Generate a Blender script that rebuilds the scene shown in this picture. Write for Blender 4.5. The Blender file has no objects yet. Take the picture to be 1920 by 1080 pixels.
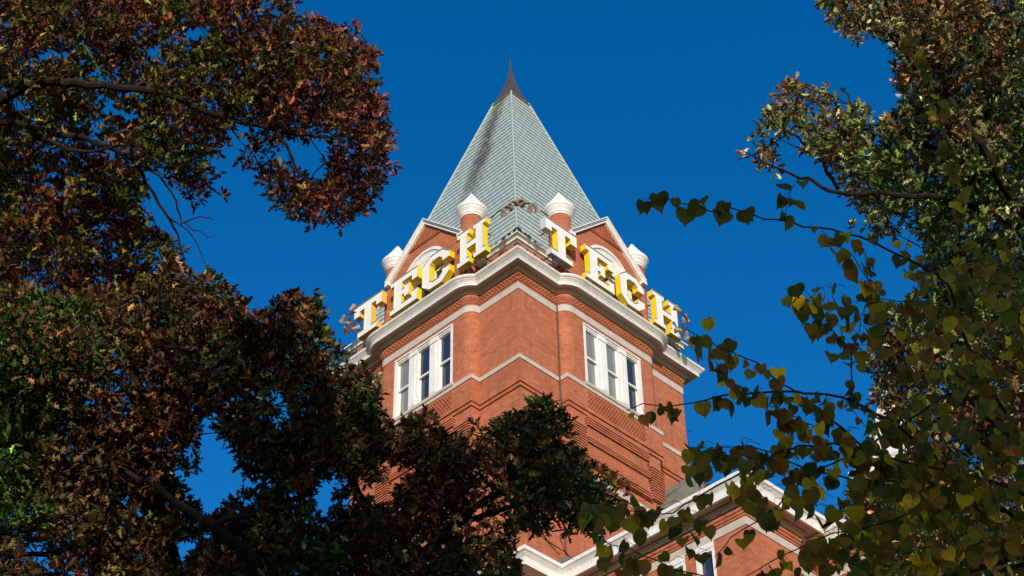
import bpy, math, random
import numpy as np
from mathutils import Vector, Matrix
S = bpy.context.scene
COL = S.collection
R = math.radians

# ------------------------------------------------------------------ camera
CAMPOS = np.array([-31.0, -29.76, 1.6]); YAW, PITCH, ROLL, FPX = 0.76954, 0.70971, -0.019325, 3345.8
def cam_axes():
    cy, sy, cp, sp = math.cos(YAW), math.sin(YAW), math.cos(PITCH), math.sin(PITCH)
    f = np.array([cy*cp, sy*cp, sp]); r = np.array([sy, -cy, 0.]); u = np.cross(r, f)
    c, s = math.cos(ROLL), math.sin(ROLL)
    return c*r+s*u, -s*r+c*u, f
CR, CU, CF = cam_axes()
cam = bpy.data.cameras.new('camera'); co = bpy.data.objects.new('camera', cam); COL.objects.link(co)
co.matrix_world = Matrix(((CR[0], CU[0], -CF[0], CAMPOS[0]), (CR[1], CU[1], -CF[1], CAMPOS[1]), (CR[2], CU[2], -CF[2], CAMPOS[2]), (0, 0, 0, 1)))
cam.sensor_width = 36; cam.lens = 36*FPX/1920; cam.clip_end = 3000; cam.clip_start = .05
S.camera = co

# ------------------------------------------------------------------ sky, sun, exposure
SUN_AZ, SUN_EL = R(227), R(14)
w = bpy.data.worlds.new('World'); S.world = w; w.use_nodes = True
nt = w.node_tree; sky = nt.nodes.new('ShaderNodeTexSky'); sky.sky_type = 'NISHITA'; sky.sun_disc = False
sky.sun_elevation = SUN_EL; sky.sun_rotation = math.pi/2-SUN_AZ
sky.altitude = 300; sky.air_density = 1.0; sky.dust_density = .3; sky.ozone_density = 4.0
hs = nt.nodes.new('ShaderNodeHueSaturation'); hs.inputs['Hue'].default_value = .504; hs.inputs['Saturation'].default_value = 1.265; hs.inputs['Value'].default_value = 1.0
nt.links.new(sky.outputs[0], hs.inputs['Color']); nt.links.new(hs.outputs[0], nt.nodes['Background'].inputs[0])
nt.nodes['Background'].inputs[1].default_value = .175
sd = bpy.data.lights.new('sun', 'SUN'); sd.energy = 4.6; sd.angle = R(.5); sd.color = (1, .87, .72)
so = bpy.data.objects.new('sun', sd); COL.objects.link(so)
sv = Vector((math.cos(SUN_AZ)*math.cos(SUN_EL), math.sin(SUN_AZ)*math.cos(SUN_EL), math.sin(SUN_EL)))
so.rotation_euler = sv.to_track_quat('Z', 'Y').to_euler(); so.location = (-60, -60, 60)
S.view_settings.view_transform = 'Standard'; S.view_settings.look = 'None'; S.view_settings.gamma = 1; S.view_settings.exposure = 0
S.render.engine = 'CYCLES'
S.cycles.max_bounces = 6; S.cycles.transparent_max_bounces = 4

# ------------------------------------------------------------------ helpers
class MB:
    def __init__(s): s.v = []; s.f = []; s.m = []
    def add(s, vs, fs, m=0):
        n = len(s.v); s.v += [tuple(map(float, p)) for p in vs]
        for f in fs: s.f.append([i+n for i in f]); s.m.append(m)
    def box(s, x0, x1, y0, y1, z0, z1, T=None, m=0):
        vs = [(x, y, z) for z in (z0, z1) for y in (y0, y1) for x in (x0, x1)]
        if T: vs = [T(*p) for p in vs]
        s.add(vs, [(0, 2, 3, 1), (4, 5, 7, 6), (0, 1, 5, 4), (2, 6, 7, 3), (0, 4, 6, 2), (1, 3, 7, 5)], m)
    def prism(s, pts, d, m=0):
        n = len(pts); d = np.array(d, float); pts = [np.array(p, float) for p in pts]
        s.add(pts+[p+d for p in pts], [list(range(n))[::-1], list(range(n, 2*n))]+[(i, (i+1) % n, n+(i+1) % n, n+i) for i in range(n)], m)
    def tube(s, pts, rad, k=6, m=0):
        pts = [np.array(p, float) for p in pts]; n = len(pts)
        if not hasattr(rad, '__len__'): rad = [rad]*n
        rings = []; ref = np.array([.31, .17, .93])
        for i in range(n):
            t = pts[min(i+1, n-1)]-pts[max(i-1, 0)]; t = t/(np.linalg.norm(t)+1e-9)
            a = np.cross(t, ref)
            if np.linalg.norm(a) < .1: a = np.cross(t, (1, 0, 0))
            a /= np.linalg.norm(a); b = np.cross(t, a)
            rings += [pts[i]+rad[i]*(math.cos(2*math.pi*j/k)*a+math.sin(2*math.pi*j/k)*b) for j in range(k)]
        fs = [(i*k+j, i*k+(j+1) % k, (i+1)*k+(j+1) % k, (i+1)*k+j) for i in range(n-1) for j in range(k)]
        fs += [list(range(k))[::-1], list(range((n-1)*k, n*k))]
        s.add(rings, fs, m)
    def lathe(s, prof, cx, cy, k=28, m=0):
        vs = [(cx+r*math.cos(2*math.pi*j/k), cy+r*math.sin(2*math.pi*j/k), z) for r, z in prof for j in range(k)]
        s.add(vs, [(i*k+j, i*k+(j+1) % k, (i+1)*k+(j+1) % k, (i+1)*k+j) for i in range(len(prof)-1) for j in range(k)], m)
    def build(s, name, mats, parent=None, org=(0, 0, 0), smooth=False):
        me = bpy.data.meshes.new(name); o = np.array(org, float)
        me.from_pydata([tuple(np.array(p)-o) for p in s.v], [], s.f)
        mats = mats if isinstance(mats, (list, tuple)) else [mats]
        for m in mats: me.materials.append(m)
        me.polygons.foreach_set('material_index', s.m)
        if smooth: me.polygons.foreach_set('use_smooth', [True]*len(s.f))
        me.update()
        import bmesh
        bm = bmesh.new(); bm.from_mesh(me); bmesh.ops.recalc_face_normals(bm, faces=bm.faces); bm.to_mesh(me); bm.free()
        ob = bpy.data.objects.new(name, me); COL.objects.link(ob)
        if parent: ob.parent = parent
        return ob
def empty(name, loc, label, cat, group=None):
    e = bpy.data.objects.new(name, None); COL.objects.link(e); e.location = loc; e.empty_display_size = .3
    e['label'] = label; e['category'] = cat
    if group: e['group'] = group
    return e

def unproj(px, py, dist):
    d = CF+(px-960)/FPX*CR-(py-540)/FPX*CU
    return CAMPOS+d/np.linalg.norm(d)*dist
def proj(P):
    d = np.asarray(P)-CAMPOS; z = d@CF
    return 960+FPX*(d@CR)/z, 540-FPX*(d@CU)/z

# ------------------------------------------------------------------ materials
def mat(name, rough=.7, spec=.3):
    m = bpy.data.materials.new(name); m.use_nodes = True; b = m.node_tree.nodes['Principled BSDF']
    b.inputs['Roughness'].default_value = rough; b.inputs['Specular IOR Level'].default_value = spec
    return m, m.node_tree, b
def node(nt, t, **k):
    n = nt.nodes.new(t)
    for a, v in k.items(): setattr(n, a, v)
    return n
def ramp(nt, fac, stops):
    r = node(nt, 'ShaderNodeValToRGB'); e = r.color_ramp.elements
    while len(e) < len(stops): e.new(.5)
    for i, (p, c) in enumerate(stops): e[i].position = p; e[i].color = (*c, 1)
    nt.links.new(fac, r.inputs[0]); return r.outputs[0]
def noise(nt, vec, scale, detail=4, rough=.55):
    n = node(nt, 'ShaderNodeTexNoise'); n.inputs['Scale'].default_value = scale; n.inputs['Detail'].default_value = detail; n.inputs['Roughness'].default_value = rough
    nt.links.new(vec, n.inputs['Vector']); return n.outputs['Fac']
def mix(nt, fac, a, b, blend='MIX'):
    m = node(nt, 'ShaderNodeMix', data_type='RGBA', blend_type=blend)
    for s, v in ((m.inputs[0], fac), (m.inputs[6], a), (m.inputs[7], b)):
        if isinstance(v, (int, float)): s.default_value = v
        elif isinstance(v, tuple): s.default_value = (*v, 1)
        else: nt.links.new(v, s)
    return m.outputs[2]
def mth(nt, op, a, b=None, c=None):
    m = node(nt, 'ShaderNodeMath', operation=op)
    for i, v in enumerate((a, b, c)):
        if v is None: continue
        if isinstance(v, (int, float)): m.inputs[i].default_value = v
        else: nt.links.new(v, m.inputs[i])
    return m.outputs[0]
def wallvec(nt):
    """(u along the wall, height) picked from the face direction"""
    tc = node(nt, 'ShaderNodeTexCoord'); ge = node(nt, 'ShaderNodeNewGeometry')
    sp = node(nt, 'ShaderNodeSeparateXYZ'); nt.links.new(tc.outputs['Object'], sp.inputs[0])
    sn = node(nt, 'ShaderNodeSeparateXYZ'); nt.links.new(ge.outputs['Normal'], sn.inputs[0])
    ax = mth(nt, 'ABSOLUTE', sn.outputs[0]); ay = mth(nt, 'ABSOLUTE', sn.outputs[1])
    g = mth(nt, 'GREATER_THAN', ax, ay)
    u = mth(nt, 'ADD', mth(nt, 'MULTIPLY', g, sp.outputs[1]), mth(nt, 'MULTIPLY', mth(nt, 'SUBTRACT', 1.0, g), sp.outputs[0]))
    cb = node(nt, 'ShaderNodeCombineXYZ'); nt.links.new(u, cb.inputs[0]); nt.links.new(sp.outputs[2], cb.inputs[1])
    return cb.outputs[0], tc.outputs['Object'], sp, g
def brick_mat(name, c1=(.52, .165, .082), c2=(.34, .092, .045), mort=(.36, .20, .13)):
    m, nt, b = mat(name, .85, .15)
    v, ob, sp, g = wallvec(nt)
    bt = node(nt, 'ShaderNodeTexBrick'); nt.links.new(v, bt.inputs['Vector'])
    bt.inputs['Scale'].default_value = 1; bt.inputs['Brick Width'].default_value = .215; bt.inputs['Row Height'].default_value = .075
    bt.inputs['Mortar Size'].default_value = .006; bt.inputs['Mortar Smooth'].default_value = .3; bt.inputs['Bias'].default_value = 0
    bt.inputs['Color1'].default_value = (*c1, 1); bt.inputs['Color2'].default_value = (*c2, 1); bt.inputs['Mortar'].default_value = (*mort, 1)
    n1 = noise(nt, ob, 1.3, 5, .65); n2 = noise(nt, ob, 14, 3)
    mp = node(nt, 'ShaderNodeMapping'); mp.inputs['Scale'].default_value = (9, 2.2, 1); nt.links.new(v, mp.inputs[0])
    n3 = noise(nt, mp.outputs[0], 2.2, 3, .7)
    mp2 = node(nt, 'ShaderNodeMapping'); mp2.inputs['Scale'].default_value = (2.3, 26, 1); nt.links.new(v, mp2.inputs[0])
    n4 = noise(nt, mp2.outputs[0], 1, 2, .7)
    c = mix(nt, 1.0, bt.outputs['Color'], ramp(nt, n1, [(.25, (.66, .60, .58)), (.5, (1, 1, 1)), (.75, (1.14, 1.1, 1.08))]), 'MULTIPLY')
    c = mix(nt, 1.0, c, ramp(nt, n4, [(.3, (.55, .50, .48)), (.48, (1, 1, 1)), (.75, (1.15, 1.15, 1.15))]), 'MULTIPLY')
    c = mix(nt, mth(nt, 'MULTIPLY', ramp(nt, n3, [(.56, (0, 0, 0)), (.75, (1, 1, 1))]), .32), c, (.62, .36, .25))
    c = mix(nt, .35, c, ramp(nt, n2, [(.3, (.34, .10, .045)), (.7, (.54, .19, .09))]))
    mp3 = node(nt, 'ShaderNodeMapping'); mp3.inputs['Scale'].default_value = (3.2, .35, 1); mp3.inputs['Location'].default_value = (7, 3, 0); nt.links.new(v, mp3.inputs[0])
    c = mix(nt, mth(nt, 'MULTIPLY', ramp(nt, noise(nt, mp3.outputs[0], 1.6, 5, .7), [(.52, (0, 0, 0)), (.70, (1, 1, 1))]), .45), c, (.17, .075, .05))
    nt.links.new(c, b.inputs['Base Color'])
    bp = node(nt, 'ShaderNodeBump'); bp.inputs['Strength'].default_value = .35; bp.inputs['Distance'].default_value = .01
    nt.links.new(mth(nt, 'ADD', mth(nt, 'MULTIPLY', bt.outputs['Fac'], -1), n2), bp.inputs['Height']); nt.links.new(bp.outputs[0], b.inputs['Normal'])
    return m
BRICK = brick_mat('red_brick')
def paint_mat(name, c, dirt=(.5, .46, .38), amt=.35, rough=.5, sc=2., drip=.0):
    m, nt, b = mat(name, rough, .35); tc = node(nt, 'ShaderNodeTexCoord')
    mp = node(nt, 'ShaderNodeMapping'); mp.inputs['Scale'].default_value = (7, 7, .9); nt.links.new(tc.outputs['Object'], mp.inputs[0])
    n1 = noise(nt, tc.outputs['Object'], sc, 6, .65); n2 = noise(nt, tc.outputs['Object'], 17, 4, .6)
    f = mth(nt, 'MULTIPLY', ramp(nt, mth(nt, 'ADD', mth(nt, 'MULTIPLY', n1, .6), mth(nt, 'MULTIPLY', n2, .4)), [(.45, (0, 0, 0)), (.68, (1, 1, 1))]), amt)
    f = mth(nt, 'MAXIMUM', f, mth(nt, 'MULTIPLY', ramp(nt, noise(nt, mp.outputs[0], 1.3, 5, .7), [(.50, (0, 0, 0)), (.72, (1, 1, 1))]), drip))
    nt.links.new(mix(nt, f, c, dirt), b.inputs['Base Color'])
    bp = node(nt, 'ShaderNodeBump'); bp.inputs['Strength'].default_value = .15; bp.inputs['Distance'].default_value = .01
    nt.links.new(n2, bp.inputs['Height']); nt.links.new(bp.outputs[0], b.inputs['Normal'])
    return m
WHITE = paint_mat('white_painted_wood', (.80, .785, .75), (.42, .38, .32), .5, drip=.55)
STONE = paint_mat('pale_limestone', (.52, .46, .39), (.30, .26, .21), .6, .8, 3)
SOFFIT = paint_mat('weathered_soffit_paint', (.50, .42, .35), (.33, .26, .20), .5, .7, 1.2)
YEL = paint_mat('yellow_sign_metal', (.86, .63, .01), (.62, .38, .02), .4, .4, 4)
YEL2 = paint_mat('faded_orange_yellow_metal', (.84, .47, .075), (.70, .36, .06), .4, .5, 4)
LFACE = paint_mat('white_sign_face', (.82, .81, .77), (.55, .49, .36), .28, .45, 3)
LSIDE = paint_mat('bare_white_sign_side', (.55, .56, .55), (.35, .33, .3), .5, .6, 4)
TUBE = paint_mat('neon_tube_glass', (.50, .47, .42), (.30, .26, .2), .5, .3, 8)
DARKM = paint_mat('dark_steel', (.035, .03, .03), (.09, .05, .03), .5, .6, 6)
LAMPM = paint_mat('weathered_lamp_metal', (.36, .26, .19), (.14, .09, .07), .9, .6, 9)
COPPER = paint_mat('dark_copper', (.075, .06, .065), (.14, .13, .10), .5, .45, 1.5)
MOSS = paint_mat('oxidised_copper_edge', (.13, .11, .05), (.25, .30, .16), .6, .8, 6)
PIPE = paint_mat('brown_downpipe_metal', (.10, .045, .03), (.16, .10, .07), .5, .6, 4)
HIPM = paint_mat('zinc_hip_flashing', (.36, .44, .43), (.26, .31, .30), .5, .5, 5)
LEAD = paint_mat('lead_flashing', (.16, .16, .15), (.09, .08, .07), .5, .6, 5)
def slate_mat(name, base1, base2, line, stain=True):
    m, nt, b = mat(name, .6, .35)
    v, ob, sp, g = wallvec(nt)
    bt = node(nt, 'ShaderNodeTexBrick'); nt.links.new(v, bt.inputs['Vector'])
    bt.inputs['Scale'].default_value = 1; bt.inputs['Brick Width'].default_value = .30; bt.inputs['Row Height'].default_value = .29
    bt.inputs['Mortar Size'].default_value = .02; bt.inputs['Mortar Smooth'].default_value = .5; bt.inputs['Bias'].default_value = 0
    bt.inputs['Color1'].default_value = (*base1, 1); bt.inputs['Color2'].default_value = (*base2, 1); bt.inputs['Mortar'].default_value = (*[q*.6 for q in base2], 1)
    # course line: lower edge of each slate row
    fr = mth(nt, 'FRACT', mth(nt, 'MULTIPLY', sp.outputs[2], 1/.29))
    ln = ramp(nt, fr, [(.0, (1, 1, 1)), (.13, (1, 1, 1)), (.22, (0, 0, 0))])
    n1 = noise(nt, ob, .8, 5, .65); n2 = noise(nt, ob, 9, 4)
    c = mix(nt, 1.0, bt.outputs['Color'], ramp(nt, n1, [(.3, (.86, .88, .88)), (.7, (1.08, 1.08, 1.05))]), 'MULTIPLY')
    c = mix(nt, .25, c, ramp(nt, n2, [(.3, tuple(q*.7 for q in base2)), (.7, tuple(q*1.2 for q in base1))]))
    c = mix(nt, mth(nt, 'MULTIPLY', ln, .55), c, line)
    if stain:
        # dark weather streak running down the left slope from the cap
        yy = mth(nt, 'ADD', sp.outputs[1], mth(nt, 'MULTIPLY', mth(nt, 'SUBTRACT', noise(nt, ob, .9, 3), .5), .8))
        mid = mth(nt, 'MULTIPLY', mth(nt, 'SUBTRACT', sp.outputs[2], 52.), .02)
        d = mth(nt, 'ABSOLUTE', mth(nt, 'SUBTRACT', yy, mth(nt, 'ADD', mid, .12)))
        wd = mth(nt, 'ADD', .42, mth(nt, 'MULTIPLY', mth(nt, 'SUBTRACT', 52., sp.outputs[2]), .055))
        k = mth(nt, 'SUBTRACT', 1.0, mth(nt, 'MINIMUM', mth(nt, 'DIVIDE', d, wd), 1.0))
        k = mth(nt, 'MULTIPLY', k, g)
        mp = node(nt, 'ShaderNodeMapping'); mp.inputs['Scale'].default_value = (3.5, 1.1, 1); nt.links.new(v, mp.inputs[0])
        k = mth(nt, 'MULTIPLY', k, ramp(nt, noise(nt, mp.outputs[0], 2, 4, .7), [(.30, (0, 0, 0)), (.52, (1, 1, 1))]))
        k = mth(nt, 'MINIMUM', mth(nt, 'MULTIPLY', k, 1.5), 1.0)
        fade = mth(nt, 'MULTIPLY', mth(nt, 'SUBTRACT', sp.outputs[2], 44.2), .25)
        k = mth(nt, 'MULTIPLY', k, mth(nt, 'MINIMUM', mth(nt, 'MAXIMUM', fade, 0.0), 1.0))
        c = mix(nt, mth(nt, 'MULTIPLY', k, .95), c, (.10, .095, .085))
        # greenish run-off just under the cap
        t = mth(nt, 'MULTIPLY', mth(nt, 'SUBTRACT', sp.outputs[2], 50.9), .5)
        t = mth(nt, 'MULTIPLY', mth(nt, 'MINIMUM', mth(nt, 'MAXIMUM', t, 0.0), 1.0), ramp(nt, noise(nt, mp.outputs[0], 3, 4, .7), [(.4, (0, 0, 0)), (.6, (1, 1, 1))]))
        c = mix(nt, mth(nt, 'MULTIPLY', t, .6), c, (.36, .37, .22))
    nt.links.new(c, b.inputs['Base Color'])
    bp = node(nt, 'ShaderNodeBump'); bp.inputs['Strength'].default_value = .5; bp.inputs['Distance'].default_value = .02
    nt.links.new(mth(nt, 'ADD', mth(nt, 'MULTIPLY', ln, -1), mth(nt, 'MULTIPLY', bt.outputs['Fac'], -.5)), bp.inputs['Height']); nt.links.new(bp.outputs[0], b.inputs['Normal'])
    return m
SLATE = slate_mat('grey_green_slate', (.42, .50, .49), (.35, .43, .42), (.12, .14, .14))
SLATE2 = slate_mat('mossy_slate', (.22, .23, .17), (.17, .18, .13), (.06, .06, .05), False)
def glass_mat(name, c, amt=.5):
    m, nt, b = mat(name, .06, .6); b.inputs['Base Color'].default_value = (*c, 1)
    tc = node(nt, 'ShaderNodeTexCoord'); bp = node(nt, 'ShaderNodeBump'); bp.inputs['Strength'].default_value = .05; bp.inputs['Distance'].default_value = .02
    nt.links.new(noise(nt, tc.outputs['Object'], 1.7, 2), bp.inputs['Height']); nt.links.new(bp.outputs[0], b.inputs['Normal'])
    return m
GLASS = glass_mat('window_glass', (.022, .034, .06)); GLASS2 = glass_mat('glass_with_blind', (.19, .205, .21))
m, nt, b = mat('lawn', .95, .1); tc = node(nt, 'ShaderNodeTexCoord')
nt.links.new(ramp(nt, noise(nt, tc.outputs['Object'], .4, 6), [(.3, (.05, .07, .02)), (.7, (.12, .12, .05))]), b.inputs['Base Color']); LAWN = m
def bark_mat(name, a, c):
    m, nt, b = mat(name, .9, .15); tc = node(nt, 'ShaderNodeTexCoord')
    mp = node(nt, 'ShaderNodeMapping'); mp.inputs['Scale'].default_value = (6, 6, 1.5); nt.links.new(tc.outputs['Object'], mp.inputs[0])
    n = noise(nt, mp.outputs[0], 2, 6, .7); nt.links.new(ramp(nt, n, [(.3, a), (.7, c)]), b.inputs['Base Color'])
    bp = node(nt, 'ShaderNodeBump'); bp.inputs['Strength'].default_value = .6; bp.inputs['Distance'].default_value = .03
    nt.links.new(n, bp.inputs['Height']); nt.links.new(bp.outputs[0], b.inputs['Normal']); return m
BARK = bark_mat('oak_bark', (.007, .005, .004), (.032, .024, .018)); BARK2 = bark_mat('redbud_bark', (.02, .016, .014), (.07, .055, .045))
def leaf_mat(name, trans=.3, rough=.5, spots=0):
    m = bpy.data.materials.new(name); m.use_nodes = True; nt = m.node_tree; b = nt.nodes['Principled BSDF']
    at = node(nt, 'ShaderNodeAttribute', attribute_name='leaf_colour')
    tc = node(nt, 'ShaderNodeTexCoord')
    c = mix(nt, 1.0, at.outputs['Color'], ramp(nt, noise(nt, tc.outputs['Object'], 22, 3), [(.3, (.88, .88, .88)), (.7, (1.12, 1.12, 1.12))]), 'MULTIPLY')
    if spots:
        c = mix(nt, mth(nt, 'MULTIPLY', ramp(nt, noise(nt, tc.outputs['Object'], 38, 5, .7), [(.56, (0, 0, 0)), (.68, (1, 1, 1))]), spots), c, (.09, .045, .012))
    nt.links.new(c, b.inputs['Base Color']); b.inputs['Roughness'].default_value = rough; b.inputs['Specular IOR Level'].default_value = .16
    tr = node(nt, 'ShaderNodeBsdfTranslucent'); nt.links.new(c, tr.inputs[0])
    ms = node(nt, 'ShaderNodeMixShader'); ms.inputs[0].default_value = trans
    nt.links.new(b.outputs[0], ms.inputs[1]); nt.links.new(tr.outputs[0], ms.inputs[2]); nt.links.new(ms.outputs[0], nt.nodes['Material Output'].inputs[0])
    return m
LEAF = leaf_mat('oak_leaf', .12); LEAF2 = leaf_mat('heart_leaf', .5, .6, .6)

# ------------------------------------------------------------------ ground
g = MB(); g.add([(-700, -700, 0), (700, -700, 0), (700, 700, 0), (-700, 700, 0)], [(0, 1, 2, 3)])
go = g.build('ground', LAWN); go['kind'] = 'structure'

# ------------------------------------------------------------------ tower
W, B, PR = 8.0, 1.76, .36
WA, WB = 2.61, 5.39            # window bay
TO = (4., 4., 0.)
def rot4(pts):
    out = []
    for k in range(4):
        for x, y in pts:
            dx, dy = x-4, y-4
            for _ in range(k): dx, dy = -dy, dx
            out.append((4+dx, 4+dy))
    return out
NA = 8
def outline(o, rounded=True):
    """plan of the tower with its projecting bays, pushed out by o"""
    p = [(-o, -o)]
    R_ = PR+max(o, -.2)
    if rounded:
        a0 = math.asin(min(1, max(0, o/(PR+o)))) if o > 0 else 0
        cx = B+PR
        arc = [(cx-(PR+o)*math.cos(a), -(PR+o)*math.sin(a)) for a in np.linspace(a0, math.pi/2, NA)]
    else:
        arc = [(B-o, -o)]+[(B-o, -PR-o)]*(NA-1)
    p += arc
    p += [(WA, -PR-o), (WB, -PR-o)]
    p += [(W-x, y) for x, y in arc[::-1]]
    return rot4(p)
NP_ = 1+NA*2+2
def loft(mb, prof, rounded=True, skip=None, m=0):
    rings = [outline(o, rounded) for o, z in prof]; n = len(rings[0])
    vs = [(x, y, prof[i][1]) for i, r in enumerate(rings) for x, y in r]
    fs = []
    for i in range(len(prof)-1):
        for j in range(n):
            if skip and skip(i, j): continue
            a, b = rings[i][j], rings[i][(j+1) % n]
            if abs(a[0]-b[0])+abs(a[1]-b[1]) < 1e-6: continue
            fs.append((i*n+j, i*n+(j+1) % n, (i+1)*n+(j+1) % n, (i+1)*n+j))
    mb.add(vs, fs, m)
TR = lambda s, t, z: (s, -t, z)          # right face: s along, t outwards
TL = lambda s, t, z: (-t, s, z)          # left face
FACES = (TR, TL)
tower = empty('brick_tower', TO, 'tall red brick tower with grey slate spire and white cornices rising between the trees', 'tower')

wall = MB()
zA, zB_, zC, zD, zE = 38.77, 38.50, 35.85, 35.69, 34.84
loft(wall, [(-.10, 0), (-.10, 27.5), (-.10, zE-.13)], False)
loft(wall, [(-.10, zE-.13), (-.05, zE-.132), (-.05, zE-.005), (0, zE-.003), (0, zD)], False)
loft(wall, [(0, zC), (0, 35.94)], True)
isw = lambda i, j: (j % NP_) == NA+1
loft(wall, [(0, 35.94), (0, 38.37)], True, skip=isw)
loft(wall, [(0, 38.37), (0, zB_)], True)
# pilaster ribs and the recessed panel of projecting courses below the windows
for T in FACES:
    t0 = PR-.07
    for s0, s1 in ((B+.09, 2.50), (5.50, W-B-.09)):
        for k in range(13):
            z = 34.16-k*.098
            wall.box(s0, s1, t0-.02, t0+.10, z-.05, z, T)
    for z in (34.60, 34.50, 34.405, 34.31, 33.84, 33.75, 33.66, 33.08, 32.98, 32.88):
        wall.box(2.56, 5.44, t0-.02, t0+.12, z-.055, z, T)
    n = 24
    for z0, z1 in ((33.88, 34.18), (33.14, 33.56)):
        for k in range(n):
            s = 2.60+k*2.80/n
            wall.box(s, s+.062, t0-.02, t0+.07, z0, z1, T)
        wall.box(2.56, 5.44, t0-.02, t0+.05, z1+.005, z1+.05, T)
    # basket pattern under the sill
    for r in range(7):
        for k in range(22):
            s = 2.64+k*2.72/22+(.06 if r % 2 else 0)
            wall.box(s, s+.062, PR-.01, PR+.035, 35.0+r*.094, 35.0+r*.094+.05, T)
wall_o = wall.build('wall', BRICK, tower, TO)

fr = MB()
loft(fr, [(0, zA), (.025, zA+.02), (.025, zA+.07), (.055, zA+.075), (.055, zA+.13), (.03, zA+.135), (.03, zA+.29), (.075, zA+.295), (.075, zA+.42)])
# dentil bricks
def path(o, step):
    r = outline(o); out = []
    for j in range(len(r)):
        a = np.array(r[j]); b_ = np.array(r[(j+1) % len(r)]); L = np.linalg.norm(b_-a)
        if L < .02: continue
        k = max(1, int(L/step)); t = (b_-a)/L
        for q in range(k): out.append((a+t*L*(q+.5)/k, t))
    return out
for p, t in path(.03, .13):
    if p[0] > 8.1 or p[1] > 8.1 or (p[0] > 4 and p[1] > 4 and p[0]+p[1] > 8.6): continue
    nrm = np.array([t[1], -t[0]])
    q = [p-t*.035-nrm*.01, p+t*.035-nrm*.01, p+t*.035+nrm*.045, p-t*.035+nrm*.045]
    for z0 in (zA+.15, zA+.225):
        fr.prism([(a[0]+(t[0]*.065 if z0 > zA+.2 else 0), a[1]+(t[1]*.065 if z0 > zA+.2 else 0), z0) for a in q], (0, 0, .06))
fr.build('frieze', BRICK, tower, TO)

sb = MB(); loft(sb, [(-.0, zB_), (.022, zB_), (.022, zA), (0, zA)], True)
sb.build('stone_band', STONE, tower, TO)
sb = MB(); loft(sb, [(-.0, zD), (.03, zD), (.03, zC), (0, zC)], False)
loft(sb, [(-.1, zC-.02), (.028, zC-.001)], False)
sb.build('stone_band', STONE, tower, TO)
sb = MB(); loft(sb, [(-.07, 32.28), (-.04, 32.28), (-.04, 32.48), (-.07, 32.50)], False)
sb.build('stone_band', STONE, tower, TO)
# main cornice (fascia) and its soffit
cn = MB(); loft(cn, [(.40, 39.275), (.40, 39.25), (.45, 39.25), (.45, 39.32), (.40, 39.325), (.40, 39.345), (.44, 39.35), (.455, 39.385), (.50, 39.43), (.535, 39.455), (.535, 39.475), (.505, 39.478), (.505, 39.50), (.56, 39.505), (.60, 39.545), (.60, 39.60), (.57, 39.61)])
cn.build('cornice', WHITE, tower, TO)
cn = MB(); loft(cn, [(.58, 39.612), (.0, 39.70)]); cn.build('cornice_flashing', LEAD, tower, TO)
sf = MB(); loft(sf, [(.07, 39.17), (.12, 39.17), (.14, 39.22), (.22, 39.24), (.225, 39.275), (.41, 39.275)])
sf.build('soffit', SOFFIT, tower, TO)
# brick parapet on the corners with a second small white cornice
pp = MB(); loft(pp, [(-.03, 39.6), (-.03, 40.47)], False)
for T in FACES:
    for s in (.28, .62, .96, 1.3, W-.34, W-.7, W-1.05, W-1.4):
        pp.box(s-.13, s+.13, -.06, .04, 39.9, 40.44, T)
        pp.box(s-.09, s+.09, -.06, .075, 40.05, 40.12, T)
pp.build('parapet', BRICK, tower, TO)
def sq(o): return [(-o, -o), (W+o, -o), (W+o, W+o), (-o, W+o)]
def sqloft(mb, prof, m=0):
    vs = [(x, y, z) for o, z in prof for x, y in sq(o)]
    mb.add(vs, [(i*4+j, i*4+(j+1) % 4, (i+1)*4+(j+1) % 4, (i+1)*4+j) for i in range(len(prof)-1) for j in range(4)], m)
uc = MB(); sqloft(uc, [(-.05, 40.44), (.06, 40.44), (.08, 40.47), (.15, 40.48), (.15, 40.53), (.12, 40.54), (.16, 40.60), (.25, 40.62), (.25, 40.67), (.0, 40.72)])
uc.build('upper_cornice', WHITE, tower, TO)
# lower cornice round the shaft
lc = MB(); loft(lc, [(-.07, 27.55), (.10, 27.62), (.12, 27.80), (.55, 27.84), (.55, 27.78), (.62, 27.78), (.62, 27.93), (.57, 27.95), (.60, 28.05), (.70, 28.16), (.74, 28.18), (.74, 28.30), (.66, 28.33), (-.05, 28.55)], False)
lc.build('lower_cornice', WHITE, tower, TO)
# spire: a steep pyramid of slate courses, each lapping the one below
ks = lambda z: .45+(z-42)/3.54 - (.0 if z > 42 else 0)
rf = MB(); prof = []
z = 40.60
while z < 52.96:
    z2 = min(z+.29, 52.97); prof += [(-(ks(z)-.022), z), (-(ks(z2)-.004), z2-.001)]; z = z2
sqloft(rf, prof)
roof = rf.build('spire_roof', SLATE, tower, TO)
hp = MB()
for sx, sy in ((0, 0), (1, 0), (0, 1), (1, 1)):
    P = [((ks(z)-.03) if not sx else W-ks(z)+.03, (ks(z)-.03) if not sy else W-ks(z)+.03, z) for z in np.linspace(40.75, 52.95, 14)]
    hp.tube(P, .038, 6)
hp.build('hip_flashing', HIPM, roof, TO)
# concave copper cap
cp = MB(); prof = []
for t in np.linspace(0, 1, 14):
    hw = .525*(1-t)**2.05+.012; prof.append((-(4-hw), 52.86+2.75*t))
sqloft(cp, prof); cp.build('finial', COPPER, tower, TO)
ce = MB(); sqloft(ce, [(-(4-.50), 52.76), (-(4-.55), 52.79), (-(4-.55), 52.855), (-(4-.51), 52.87)]); ce.build('finial_edge', MOSS, tower, TO)
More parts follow.
